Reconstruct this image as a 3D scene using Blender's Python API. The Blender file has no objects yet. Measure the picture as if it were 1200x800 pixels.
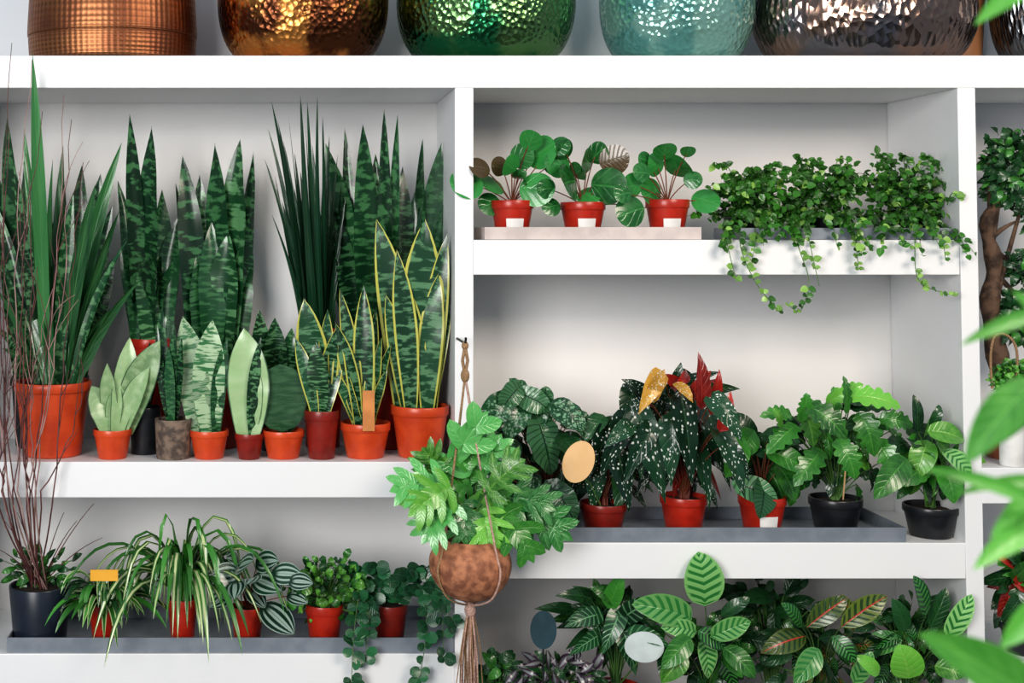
import bpy, math, random
from mathutils import Vector, Matrix
random.seed(11)
R=random.random
def U(a,b): return a+(b-a)*random.random()
S=.002; CX=-.54; CZ=1.648; CD=3.0
def P(px,py,d=0.0):
    k=(CD+d)/CD
    return Vector((CX+(px-330)*S*k, d, CZ-(py-276)*S*k))
def XW(px): return (px-600)*S
def ZW(py): return 2.2-py*S
sc=bpy.context.scene
# ---------------- materials ----------------
class NT:
    def __init__(s,name):
        s.mat=bpy.data.materials.new(name); s.mat.use_nodes=True
        s.t=s.mat.node_tree; s.t.nodes.clear()
        s.out=s.t.nodes.new('ShaderNodeOutputMaterial')
        s.b=s.t.nodes.new('ShaderNodeBsdfPrincipled')
        s.t.links.new(s.b.outputs[0],s.out.inputs[0])
    def n(s,ty): return s.t.nodes.new(ty)
    def put(s,sock,val):
        if isinstance(val,bpy.types.NodeSocket): s.t.links.new(val,sock)
        elif isinstance(val,(tuple,list)):
            sock.default_value=tuple(val)+((1,) if len(val)==3 and len(sock.default_value)==4 else ())
        else: sock.default_value=val
    def m(s,op,a,b=None,c=None):
        x=s.n('ShaderNodeMath'); x.operation=op
        s.put(x.inputs[0],a)
        if b is not None: s.put(x.inputs[1],b)
        if c is not None: s.put(x.inputs[2],c)
        return x.outputs[0]
    def mix(s,f,a,b):
        x=s.n('ShaderNodeMix'); x.data_type='RGBA'
        s.put(x.inputs[0],f); s.put(x.inputs[6],a); s.put(x.inputs[7],b)
        return x.outputs[2]
    def ss(s,v,a,b,o0=0.,o1=1.):
        x=s.n('ShaderNodeMapRange'); x.interpolation_type='SMOOTHSTEP'
        s.put(x.inputs[0],v); x.inputs[1].default_value=a; x.inputs[2].default_value=b
        x.inputs[3].default_value=o0; x.inputs[4].default_value=o1
        return x.outputs[0]
    def noise(s,vec,scale,det=2.):
        x=s.n('ShaderNodeTexNoise'); x.inputs['Scale'].default_value=scale; x.inputs['Detail'].default_value=det
        if vec is not None: s.put(x.inputs['Vector'],vec)
        return x.outputs[0]
    def vor(s,vec,scale):
        x=s.n('ShaderNodeTexVoronoi'); x.inputs['Scale'].default_value=scale
        if vec is not None: s.put(x.inputs['Vector'],vec)
        return x.outputs[0]
    def obj(s):
        return s.n('ShaderNodeTexCoord').outputs['Object']
    def comb(s,a,b,c):
        x=s.n('ShaderNodeCombineXYZ'); s.put(x.inputs[0],a); s.put(x.inputs[1],b); s.put(x.inputs[2],c); return x.outputs[0]
    def bump(s,h,st,dist=.01):
        x=s.n('ShaderNodeBump'); x.inputs['Strength'].default_value=st; x.inputs['Distance'].default_value=dist
        s.put(x.inputs['Height'],h); s.put(s.b.inputs['Normal'],x.outputs[0]); return x.outputs[0]
    def set(s,col,rough=.5,metal=0.,spec=.5):
        s.put(s.b.inputs['Base Color'],col); s.put(s.b.inputs['Roughness'],rough)
        s.put(s.b.inputs['Metallic'],metal); s.put(s.b.inputs['Specular IOR Level'],spec)
def simple(name,c1,c2=None,rough=.5,metal=0.,sc_=20.,bump=0.,spec=.5):
    n=NT(name)
    if c2 is None: c2=tuple(x*.85 for x in c1)
    f=n.noise(n.obj(),sc_,4.)
    n.set(n.mix(n.ss(f,.35,.65),c1,c2),rough,metal,spec)
    if bump: n.bump(f,bump,.004)
    return n.mat
def leafmat(name,dark,light,kind='plain',third=(.3,.45,.15),fourth=None,back=None,rough=.25,trans=.12,nv=7.,nb=20.):
    n=NT(name)
    uv=n.n('ShaderNodeUVMap'); uv.uv_map='UVMap'
    sp=n.n('ShaderNodeSeparateXYZ'); n.put(sp.inputs[0],uv.outputs[0]); u=sp.outputs[0]; v=sp.outputs[1]
    at=n.n('ShaderNodeAttribute'); at.attribute_name='rnd'; r=at.outputs['Fac']
    a=n.m('MULTIPLY',n.m('ABSOLUTE',n.m('SUBTRACT',u,.5)),2.)
    base=n.mix(n.m('POWER',r,1.5),tuple(x*.7 for x in dark),tuple(min(x*1.12,1) for x in light))
    rib=n.ss(a,.10,.03)
    vein=n.m('POWER',n.m('ABSOLUTE',n.m('COSINE',n.m('MULTIPLY',n.m('SUBTRACT',n.m('MULTIPLY',v,nv),n.m('MULTIPLY',a,1.6)),math.pi))),14.)
    r50=n.m('MULTIPLY',r,50.)
    if kind=='plain':
        nz=n.noise(n.comb(n.m('MULTIPLY',u,3.),n.m('MULTIPLY',v,4.),r50),1.)
        base=n.mix(n.ss(nz,.3,.7,0.,.3),base,third)
        col=n.mix(n.m('MAXIMUM',n.m('MULTIPLY',rib,.5),n.m('MULTIPLY',vein,.18)),base,third)
    elif kind=='vein':
        col=n.mix(n.m('MAXIMUM',rib,n.m('MULTIPLY',vein,.8)),base,third)
    elif kind=='splash':
        nz=n.vor(n.comb(n.m('MULTIPLY',u,9.),n.m('MULTIPLY',v,13.),r50),1.)
        f=n.m('MULTIPLY',n.ss(nz,.55,.30),n.m('SUBTRACT',1.,n.m('MULTIPLY',vein,.9)))
        col=n.mix(n.m('MULTIPLY',f,n.ss(a,.98,.80)),base,third)
    elif kind in('snake','snakeedge'):
        nz=n.noise(n.comb(n.m('MULTIPLY',u,1.6),n.m('MULTIPLY',v,nb),r50),1.,3.)
        col=n.mix(n.ss(nz,.48,.60),base,third)
        if kind=='snakeedge': col=n.mix(n.ss(a,.78,.85),col,fourth)
    elif kind=='silver':
        nz=n.noise(n.comb(n.m('MULTIPLY',u,3.),n.m('MULTIPLY',v,nb),r50),1.,3.)
        col=n.mix(n.ss(nz,.35,.7,0.,.6),base,third)
        col=n.mix(n.ss(a,.9,.98),col,(.03,.09,.04))
    elif kind=='spots':
        d=n.vor(n.comb(n.m('MULTIPLY',u,6.),n.m('MULTIPLY',v,14.),r50),1.)
        col=n.mix(n.ss(d,.28,.21),n.mix(n.m('MULTIPLY',rib,.4),base,third),(.70,.76,.70))
    elif kind=='stripe':
        col=n.mix(n.ss(a,.48,.34),base,third)
    elif kind=='edge':
        col=n.mix(n.ss(a,.55,.7),base,third)
    elif kind=='maranta':
        sw=n.m('SINE',n.m('MULTIPLY',n.m('SUBTRACT',n.m('MULTIPLY',v,nv),n.m('MULTIPLY',a,1.3)),6.283))
        col=n.mix(n.m('MULTIPLY',n.ss(sw,-.2,.5),n.ss(a,.95,.75)),base,third)
        if fourth: col=n.mix(rib,col,fourth)
    elif kind=='melon':
        sw=n.m('SINE',n.m('MULTIPLY',a,14.))
        col=n.mix(n.m('MULTIPLY',n.ss(sw,-.1,.5),n.ss(v,.02,.2)),base,third)
    if back:
        g=n.n('ShaderNodeNewGeometry'); col=n.mix(g.outputs['Backfacing'],col,back)
    n.set(col,rough,0.,.6)
    n.b.inputs['Coat Weight'].default_value=.22; n.b.inputs['Coat Roughness'].default_value=.18
    if kind not in('snake','snakeedge','silver','melon','stripe','edge'):
        n.bump(n.m('ADD',n.m('MULTIPLY',vein,-.6),n.m('MULTIPLY',rib,-1.)),.3,.003)
    tr=n.n('ShaderNodeBsdfTranslucent'); n.put(tr.inputs[0],col)
    mx=n.n('ShaderNodeMixShader'); mx.inputs[0].default_value=trans
    n.t.links.new(n.b.outputs[0],mx.inputs[1]); n.t.links.new(tr.outputs[0],mx.inputs[2]); n.t.links.new(mx.outputs[0],n.out.inputs[0])
    return n.mat
WHITE=simple('white_paint',(.80,.81,.82),(.77,.785,.80),.4,sc_=3.)
BACKM=simple('back_panel_paint',(.86,.855,.85),(.82,.82,.825),.6,sc_=1.2)
FLOORM=simple('floor_concrete',(.22,.21,.20),(.15,.15,.15),.5,sc_=6.)
POT_O=simple('terracotta_orange_plastic',(.64,.085,.022),(.52,.058,.016),.33)
POT_R=simple('red_plastic',(.46,.030,.014),(.33,.020,.010),.3)
POT_D=simple('dark_red_plastic',(.26,.02,.012),(.17,.015,.01),.33)
BLACK=simple('black_plastic',(.018,.02,.024),(.012,.013,.016),.3)
NAVY=simple('navy_plastic',(.016,.024,.04),(.012,.018,.03),.3)
CONC=simple('weathered_ceramic',(.22,.16,.12),(.08,.06,.05),.8,sc_=60.,bump=.5)
SOIL=simple('soil',(.03,.018,.01),(.012,.008,.005),.95,sc_=150.,bump=1.)
TRAYM=simple('grey_metal_tray',(.25,.28,.32),(.20,.23,.27),.4,.2)
TRAYW=simple('pale_wood_tray',(.60,.53,.50),(.50,.44,.42),.5)
LABEL=simple('white_label',(.8,.8,.78),None,.5)
TAGY=simple('yellow_tag',(.80,.42,.04),(.75,.38,.03),.5)
TAGB=simple('beige_tag',(.78,.52,.27),(.74,.48,.24),.55)
TAGO=simple('orange_wood_tag',(.65,.27,.08),(.5,.2,.06),.6)
TAGD=simple('slate_tag',(.03,.07,.09),(.025,.055,.07),.4)
TAGW=simple('pale_tag',(.6,.68,.68),None,.5)
ROPE=simple('jute_rope',(.42,.27,.15),(.28,.17,.09),.9,sc_=300.,bump=1.)
ROPEP=simple('pale_rope',(.62,.42,.36),(.45,.28,.22),.9,sc_=300.,bump=1.)
COIR=simple('coconut_shell',(.48,.21,.11),(.22,.085,.045),.75,sc_=45.,bump=1.)
BARK=simple('bark',(.14,.085,.055),(.04,.025,.018),.9,sc_=40.,bump=1.)
TWIG=simple('red_twig',(.16,.06,.055),(.08,.03,.03),.6)
TWIGL=simple('pale_twig',(.42,.27,.25),(.25,.14,.13),.6)
STEM=simple('green_stem',(.10,.22,.05),(.06,.15,.04),.5)
STEMR=simple('red_stem',(.22,.05,.03),(.15,.05,.02),.5)
G=dict(
 snake=leafmat('snake_leaf',(.006,.040,.016),(.015,.080,.030),'snake',(.055,.18,.07),nb=34.),
 snakeb=leafmat('snake_leaf_bold',(.008,.05,.018),(.018,.09,.033),'snake',(.12,.29,.13),nb=30.),
 snakey=leafmat('snake_leaf_yellow_edge',(.008,.055,.022),(.018,.095,.038),'snakeedge',(.11,.26,.13),(.56,.56,.12),nb=30.),
 spear=leafmat('spear_leaf',(.005,.035,.015),(.012,.06,.027),'plain',(.025,.10,.045)),
 yucca=leafmat('long_leaf',(.012,.085,.03),(.05,.22,.07),'plain',(.11,.33,.11)),
 silver=leafmat('moonshine_leaf',(.24,.42,.19),(.36,.55,.27),'silver',(.46,.62,.36),nb=14.,rough=.3),
 frost=leafmat('frosted_leaf',(.36,.52,.33),(.44,.60,.38),'snake',(.045,.19,.07),nb=40.,rough=.3),
 paddle=leafmat('paddle_leaf',(.04,.13,.06),(.06,.16,.07),'silver',(.09,.20,.10)),
 dark=leafmat('dark_leaf',(.005,.035,.012),(.015,.085,.024),'plain',(.04,.16,.04)),
 mid=leafmat('mid_leaf',(.012,.095,.016),(.05,.26,.035),'plain',(.11,.38,.06)),
 bright=leafmat('bright_leaf',(.04,.22,.025),(.15,.48,.06),'plain',(.28,.58,.11)),
 split=leafmat('split_leaf',(.025,.20,.04),(.10,.42,.10),'plain',(.22,.56,.20),rough=.2,nv=5.),
 pilea=leafmat('pilea_leaf',(.012,.12,.025),(.04,.28,.06),'plain',(.08,.34,.09),rough=.2,nv=3.),
 pilead=leafmat('pilea_leaf_dark',(.03,.025,.012),(.08,.05,.02),'plain',(.12,.09,.04),rough=.22),
 ivy=leafmat('creeping_fig_leaf',(.006,.035,.006),(.04,.19,.018),'plain',(.09,.30,.04)),
 ivyl=leafmat('creeping_fig_young_leaf',(.12,.32,.05),(.24,.46,.08),'plain',(.34,.55,.15)),
 spots=leafmat('polka_begonia_leaf',(.005,.035,.018),(.015,.075,.03),'spots',(.05,.14,.06),back=(.30,.016,.012)),
 redl=leafmat('red_begonia_leaf',(.20,.010,.008),(.40,.020,.014),'plain',(.45,.05,.03)),
 goldl=leafmat('gold_begonia_leaf',(.45,.22,.03),(.58,.32,.05),'spots',(.5,.35,.08)),
 sveins=leafmat('silver_vein_leaf',(.008,.055,.02),(.015,.09,.03),'vein',(.16,.38,.18),nv=8.),
 splash=leafmat('silver_splash_leaf',(.012,.075,.03),(.03,.13,.05),'splash',(.22,.42,.25),nv=6.),
 textured=leafmat('textured_leaf',(.04,.15,.06),(.10,.26,.12),'vein',(.008,.045,.018),nv=10.),
 spider=leafmat('spider_leaf',(.03,.16,.02),(.07,.25,.04),'edge',(.50,.62,.30)),
 spiderc=leafmat('spider_leaf_center',(.03,.15,.02),(.06,.24,.04),'stripe',(.55,.64,.32)),
 melon=leafmat('watermelon_leaf',(.008,.045,.025),(.015,.06,.032),'melon',(.34,.46,.40)),
 round=leafmat('round_leaf',(.008,.055,.02),(.025,.15,.055),'plain',(.05,.21,.09)),
 rattle=leafmat('calathea_leaf',(.15,.42,.12),(.28,.58,.20),'maranta',(.03,.21,.045),nv=7.),
 maranta=leafmat('maranta_leaf',(.09,.15,.02),(.17,.23,.04),'maranta',(.012,.05,.010),fourth=(.48,.05,.03),nv=8.),
 calad=leafmat('calathea_dark_leaf',(.006,.04,.012),(.012,.07,.02),'maranta',(.05,.25,.045),nv=9.),
 purple=leafmat('tradescantia_leaf',(.05,.03,.06),(.10,.06,.10),'stripe',(.28,.30,.30)),
 fore=leafmat('palm_leaf',(.04,.25,.03),(.11,.43,.06),'plain',(.18,.52,.10),trans=.25,rough=.4),
)
# ---------------- mesh builder ----------------
class MB:
    def __init__(s): s.v=[];s.f=[];s.uv=[];s.mi=[];s.r=[];s.mats=[]
    def mat(s,m):
        if m not in s.mats: s.mats.append(m)
        return s.mats.index(m)
    def grid(s,rows,uvs,m,rnd=.5,closed=False):
        o=len(s.v); nr=len(rows); nc=len(rows[0]); k=s.mat(m)
        for r in rows:
            s.v.extend(r); s.r.extend([rnd]*nc)
        for i in range(nr-1):
            for j in range(nc if closed else nc-1):
                j2=(j+1)%nc
                s.f.append((o+i*nc+j,o+i*nc+j2,o+(i+1)*nc+j2,o+(i+1)*nc+j))
                ju=j+1
                s.uv.extend((uvs(i,j),uvs(i,ju),uvs(i+1,ju),uvs(i+1,j))); s.mi.append(k)
    def tube(s,path,r0,r1,m,seg=6,cap=False,rf=None):
        n=len(path); rows=[]
        for i,p in enumerate(path):
            t=(path[min(i+1,n-1)]-path[max(i-1,0)])
            if t.length<1e-9: t=Vector((0,0,1))
            t.normalize()
            a=t.cross(Vector((0.31,.95,.02)))
            if a.length<.05: a=t.cross(Vector((1,0,0)))
            a.normalize(); b=t.cross(a)
            f=i/(n-1); r=r0+(r1-r0)*f
            if rf: r*=rf(f)
            rows.append([p+a*(r*math.cos(2*math.pi*j/seg))+b*(r*math.sin(2*math.pi*j/seg)) for j in range(seg)])
        s.grid(rows,lambda i,j:(j/seg,i/(n-1)),m,R(),True)
    def lathe(s,c,prof,m,seg=36,rnd=.5,a0=0,a1=None,ys=1.):
        closed=a1 is None; rows=[]
        for r,z in prof:
            if closed: rows.append([c+Vector((r*math.cos(2*math.pi*j/seg),ys*r*math.sin(2*math.pi*j/seg),z)) for j in range(seg)])
            else: rows.append([c+Vector((r*math.cos(a0+(a1-a0)*j/seg),ys*r*math.sin(a0+(a1-a0)*j/seg),z)) for j in range(seg+1)])
        s.grid(rows,lambda i,j:(j/seg,i/(len(prof)-1)),m,rnd,closed)
    def box(s,x0,x1,y0,y1,z0,z1,m):
        o=len(s.v); k=s.mat(m)
        for x in(x0,x1):
            for y in(y0,y1):
                for z in(z0,z1): s.v.append(Vector((x,y,z))); s.r.append(.5)
        for f in((0,1,3,2),(4,6,7,5),(0,4,5,1),(2,3,7,6),(0,2,6,4),(1,5,7,3)):
            s.f.append(tuple(o+i for i in f)); s.uv.extend([(0,0),(1,0),(1,1),(0,1)]); s.mi.append(k)
    def build(s,name,parent=None,sharp=None,bevel=0,origin=None,flat=False):
        me=bpy.data.meshes.new(name)
        o=parent.location.copy() if parent else (origin or Vector((0,0,0)))
        me.from_pydata([tuple(v-o) for v in s.v],[],s.f)
        for m in s.mats: me.materials.append(m)
        me.polygons.foreach_set('material_index',s.mi)
        me.polygons.foreach_set('use_smooth',[bevel==0 and not flat]*len(s.f))
        ul=me.uv_layers.new(name='UVMap'); fl=[]
        for a in s.uv: fl.extend(a)
        ul.data.foreach_set('uv',fl)
        at=me.attributes.new('rnd','FLOAT','POINT'); at.data.foreach_set('value',s.r)
        me.update()
        if sharp: me.set_sharp_from_angle(angle=math.radians(sharp))
        ob=bpy.data.objects.new(name,me); sc.collection.objects.link(ob)
        if parent: ob.parent=parent
        else: ob.location=o
        if bevel:
            b=ob.modifiers.new('bevel','BEVEL'); b.width=bevel; b.segments=2
        return ob
def empty(name,loc):
    e=bpy.data.objects.new(name,None); e.location=loc; e.empty_display_size=.05; sc.collection.objects.link(e); return e
# ---------------- leaves ----------------
def pr_sword(t): return (.55+.45*math.sin(min(t/.5,1)*math.pi/2))*(1-max(0,(t-.5)/.5)**2.2)
def pr_lance(t): return max(0,math.sin(math.pi*t**.85))**.8
def pr_ovate(t): a,b=.5,.8; m=a/(a+b); return t**a*(1-t)**b/(m**a*(1-m)**b)
def pr_wing(t): a,b=.33,1.05; m=a/(a+b); return t**a*(1-t)**b/(m**a*(1-m)**b)
def pr_wide(t): a,b=.5,.5; return (max(0,t*(1-t)))**.5*2
def pr_strap(t): return min(1,.45+t*3)*(1-t**3)
def pr_needle(t): return (1-t)**.6
def pr_lobe(t): return (.8+.3*t)*max(0,1-t**3)**.7
def leaf(mb,path,w,prof,nrm,m,fold=.15,na=4,twist=0.,lobe=0.,wave=0.,wn=3,notch=0.,nn=5,sweep=0.,rnd=None,asym=0.,ts=None):
    n=len(path)-1; rows=[]; rnd=R() if rnd is None else rnd; ph=R()*6
    for i,c in enumerate(path):
        t=i/n if ts is None else ts[i]
        tan=(path[min(i+1,n)]-path[max(i-1,0)]).normalized()
        sd=tan.cross(nrm)
        if sd.length<.05: sd=tan.cross(Vector((.3,-.9,.3)))
        sd.normalize(); nn_=sd.cross(tan)
        if twist:
            q=Matrix.Rotation(twist*t,3,tan); sd=q@sd; nn_=q@nn_
        ww=w*.5*prof(t); row=[]
        for j in range(na+1):
            x=-1+2*j/na; ax=abs(x); wx=ww*(1+asym*(1 if x>0 else -1))
            if notch and ax>.4:
                k=(.5-.5*math.cos(2*math.pi*(nn*t+(.15 if x>0 else 0))))
                wx*=1-notch*(1-k)**2
            p=c+sd*(x*wx)+nn_*(fold*ax*wx)
            if lobe: p=p-tan*(lobe*w*ax**1.5*(1-t)**4)
            if sweep: p=p+tan*(sweep*ax*wx)
            if wave: p=p+nn_*(wave*w*ax*math.sin(wn*6.28*t+ph+(1.5 if x>0 else 0)))
            if p.y>.343: p.y=.343
            if p.y>-.008 and 1.985<p.z<2.09: p.z=1.985
            row.append(p)
        rows.append(row)
    mb.grid(rows,lambda i,j:(j/na,(i/n if ts is None else ts[i])),m,rnd)
def bez(a,b,c,n=10):
    return [a*((1-i/n)**2)+b*(2*(i/n)*(1-i/n))+c*((i/n)**2) for i in range(n+1)]
def fleaf(mb,bp,tp,w,nrm,m,n=4,droop=.14):
    L=(tp-bp).length; mid=(bp+tp)/2+Vector((0,-.015,droop*L)); path=bez(bp,mid,tp,12); rnd=R()
    leaf(mb,path,w*.50,pr_ovate,nrm,m,fold=.1,na=4,rnd=rnd)
    for sg in(-1,1):
        for k in range(n):
            t=.06+.66*k/(n-1); i=int(t*12); p=path[i]; tan=(path[i+1]-path[max(i-1,0)]).normalized()
            sd=tan.cross(nrm).normalized(); nn_=sd.cross(tan)
            dv=(sd*sg+tan*(-.15+1.35*t)+nn_*.05).normalized(); l=w*.62*(1-.5*abs(t-.32)*1.3)*U(.9,1.1)
            p=p+nn_*(.0006*(k+1))
            leaf(mb,bez(p,p+dv*l*.5+nn_*.004,p+dv*l+tan*l*.2-nn_*.010,7),L/n*.86,pr_lobe,nrm,m,fold=.08,na=2,rnd=rnd)
def NV(yaw=0.,tilt=0.3): return Vector((math.sin(yaw),-math.cos(yaw),tilt)).normalized()
def pxleaf(mb,bx,by,tx,ty,w,d0=.1,d1=.1,bow=0.,m=None,prof=pr_sword,yaw=None,tilt=.2,seg=14,belly=0.,**k):
    if ty<105: d1=-.05
    elif ty<150: d1=min(d1,.07)
    a=P(bx,by,d0); c=P(tx,ty,d1); mid=(a+c)/2
    dx,dy=tx-bx,ty-by; L=math.hypot(dx,dy)+1e-6
    b=mid+Vector((-dy/L*bow*S*-1, 0, 0))+Vector((0,0,-dx/L*bow*S*-1))*1.0+Vector((0,-belly,0))
    if yaw is None: yaw=U(-.7,.7)
    leaf(mb,bez(a,b,c,seg),w*S*(CD+d0)/CD,prof,NV(yaw,tilt),m,**k)
def arc(mb,base,phi,L,el,droop,w,m,prof=pr_strap,seg=12,na=2,fold=.35,**k):
    d=Vector((math.cos(phi)*math.cos(el),math.sin(phi)*math.cos(el),math.sin(el)))
    p=base.copy(); path=[p.copy()]
    for i in range(seg):
        dd=d+Vector((0,0,-droop*((i+1)/seg)**1.3)); dd.normalize()
        p=p+dd*(L/seg)
        if p.y>.32: p.y=.32
        path.append(p.copy())
    out=Vector((math.cos(phi),math.sin(phi),0))
    leaf(mb,path,w,prof,(Vector((0,0,1))-out*.3+Vector((0,-.35,0))).normalized(),m,na=na,fold=fold,**k)
    return path
def stemleaf(mb,crown,bp,tp,w,m,prof=pr_ovate,stem=None,nrm=None,seg=8,sr=.0013,droop=.15,finger=0,**k):
    stem=stem or STEM
    L=(tp-bp).length
    mid=(bp+tp)/2+Vector((0,-.02,droop*L))
    if nrm is None: nrm=Vector((U(-.5,.5),-1,U(.1,.8))).normalized()
    if finger: fleaf(mb,bp,tp,w,nrm,m,finger)
    else: leaf(mb,bez(bp,mid,tp,seg),w,prof,nrm,m,**k)
    if crown is not None and stem is not False:
        c=(crown+bp)/2; c.z=max(crown.z,bp.z)*.6+c.z*.4
        c.x=crown.x*.6+bp.x*.4
        mb.tube(bez(crown,c,bp,6),sr*1.3,sr,stem,5)
def cloud(mb,crown,cx,cy,rx,ry,d,dr,n,L,W,ms,prof=pr_ovate,down=.5,stem=None,stems=True,jit=.4,nz=.45,yw=.8,ej=.12,**k):
    ga=2.39996; k0=R()*6
    for i in range(n):
        rr=math.sqrt((i+.5)/n)*U(1-ej,1+ej); th=i*ga+k0+U(-.2,.2)
        px=cx+rx*rr*math.cos(th); py=cy+ry*rr*math.sin(th)
        dd=d+U(-1,1)*dr*(1.1-rr*.7)
        c=P(px,py,dd)
        dv=Vector((math.cos(th)*(.35+rr),0,-math.sin(th)*(.35+rr)))+Vector((U(-jit,jit),U(-.7,.3),-down+U(-jit,jit)))
        dv.normalize(); s_=U(.55,1.25); l=L*S*s_; w=W*S*s_*U(.8,1.15)
        bp=c-dv*l*.5; tp=c+dv*l*.5
        m=random.choice(ms)
        nr=(Vector((U(-yw,yw),-1,nz+U(-.5,.5)))).normalized()
        stemleaf(mb,crown+Vector((U(-.01,.01),U(-.01,.01),0)) if stems else None,bp,tp,w,m,prof,stem,nr,**k)
# ---------------- pots ----------------
def pot(par,c,H,rt,m,rb=None,label=None,rim=True,soil=SOIL,name='pot'):
    mb=MB(); rb=rb or rt*.74
    if rim:
        rh=min(.22*H,.022)
        pf=[(.0,0),(rb*.96,0),(rb,.003),(rt*.94,H-rh),(rt*.94,H-rh),(rt*.985,H-rh),(rt,H-rh+.002),(rt,H-.002),(rt*.985,H),(rt*.93,H),(rt*.90,H-.012)]
    else:
        pf=[(.0,0),(rb*.96,0),(rb,.003),(rt,H-.002),(rt*.985,H),(rt*.93,H),(rt*.90,H-.012)]
    mb.lathe(c,pf,m)
    mb.lathe(c,[(rt*.905,H-.012),(rt*.5,H-.008),(.0001,H-.006)],soil,20)
    if label:
        z0,z1,wd=label
        f0=z0/H; f1=z1/H
        r0=(rb+(rt*.94-rb)*f0)*1.015+.0006; r1=(rb+(rt*.94-rb)*f1)*1.015+.0006
        h=wd/2/rt
        mb.lathe(c,[(r0+.001,z0),(r1+.001,z1)],LABEL,8,a0=-math.pi/2-h,a1=-math.pi/2+h)
    return mb.build(name,par,sharp=35)
def potted(name,cx,wpx,ytop,shelf_y,m,d=None,label=None,rim=True,rb=None,lift=0.,dmul=1.):
    r=wpx*S/2
    if d is None: d=r+.012
    k=(CD+d)/CD; r*=k
    z0=ZW(shelf_y)+lift+.0006
    top=P(cx,ytop,d); c=Vector((top.x,d,z0)); H=top.z-z0
    e=empty(name,c)
    pot(e,c,H,r,m,rb=(rb*r if rb else None),label=label,rim=rim)
    crown=Vector((c.x,c.y,top.z-.008))
    return e,crown,MB(),d
# ---------------- shelving ----------------
D=.35
shelf=empty('shelving_unit',Vector((0,D/2,0)))
def board(name,x0,x1,yt,yb,m=WHITE,d0=0,d1=D):
    mb=MB(); mb.box(XW(x0),XW(x1),d0,d1,ZW(yb),ZW(yt),m); return mb.build(name,shelf,bevel=.002)
board('top_board',-500,1800,65,103,d1=D)
board('post_left',-82,-60,103,1100); board('post_center',533,555,103,1100)
mb=MB(); mb.box(XW(1122),XW(1143),0,D,ZW(1100),ZW(103),WHITE)
for v in mb.v:
    if v.z<.5: v.x+=.036
mb.build('post_right',shelf,bevel=.002)
board('post_far_right',1700,1722,103,1100); board('post_far_left',-522,-500,65,1100)
board('board_left_upper',-60,533,541,583); board('board_left_lower',-60,533,766,808); board('board_left_base',-60,533,1010,1052)
board('board_right_upper',555,1125,281,322); board('board_right_middle',555,1132,636,678); board('board_right_lower',555,1136,870,912)
board('board_right_base',555,1140,1050,1090)
board('board_side_upper',1151,1700,548,590); board('board_side_lower',1156,1700,775,817); board('board_side_base',1159,1700,1030,1070)
board('board_farleft_a',-500,-82,541,583); board('board_farleft_b',-500,-82,766,808); 
mb=MB(); mb.box(XW(-500),XW(1700),D,D+.012,0,ZW(66),BACKM); mb.build('back_panel',shelf)
mb=MB(); mb.box(-3.6,4.2,D+.013,D+.10,0,2.9,WHITE); mb.build('wall_back')
mb=MB(); mb.box(-3.6,4.2,-6,D+.10,-.05,0,FLOORM); mb.build('floor')
def tray(name,x0,x1,ytop,shelf_y,d0,d1,m):
    mb=MB(); z0=ZW(shelf_y)+.001; z1=P(0,ytop,d0).z; a=P(x0,0,d0).x; b=P(x1,0,d0).x; t=.003
    mb.box(a,b,d0,d1,z0,z0+t,m); mb.box(a,b,d0,d0+t,z0+t,z1,m); mb.box(a,b,d1-t,d1,z0+t,z1,m)
    mb.box(a,a+t,d0+t,d1-t,z0+t,z1,m); mb.box(b-t,b,d0+t,d1-t,z0+t,z1,m)
    mb.build(name,flat=True)
tray('plant_tray',8,532,747,766,.008,.27,TRAYM)
tray('plant_tray',568,822,266,281,.008,.17,TRAYW)
tray('plant_tray',868,1118,267,281,.012,.20,TRAYM)
tray('plant_tray',598,1062,618,636,.008,.24,TRAYM)
TL=.005
# ---------------- metal planters on top ----------------
def metal(name,c1,c2,kind,rough=.22,metal=1.):
    n=NT(name); o=n.obj()
    f=n.noise(o,9.,5.)
    if kind=='emboss':
        uv=n.n('ShaderNodeUVMap'); sp=n.n('ShaderNodeSeparateXYZ'); n.put(sp.inputs[0],uv.outputs[0])
        a=n.m('MULTIPLY',sp.outputs[0],280.); b=n.m('MULTIPLY',sp.outputs[1],260.)
        h=n.m('MULTIPLY',n.m('SINE',n.m('ADD',a,b)),n.m('SINE',n.m('SUBTRACT',a,b)))
        n.bump(h,.25,.002); col=n.mix(n.ss(h,-.6,.3),tuple(x*.6 for x in c1),c1); col=n.mix(n.ss(f,.4,.65),col,c2)
    elif kind=='oval':
        uv=n.n('ShaderNodeUVMap'); sp=n.n('ShaderNodeSeparateXYZ'); n.put(sp.inputs[0],uv.outputs[0])
        h=n.vor(n.comb(n.m('MULTIPLY',sp.outputs[0],90.),n.m('MULTIPLY',sp.outputs[1],26.),0.),1.)
        n.bump(h,.8,.006); col=n.mix(n.ss(f,.4,.6),c1,c2)
    else:
        h=n.vor(o,75.); n.bump(h,.8,.004)
        col=n.mix(n.ss(f,.44,.56),c1,c2)
    n.set(col,rough,metal)
    return n.mat
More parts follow.
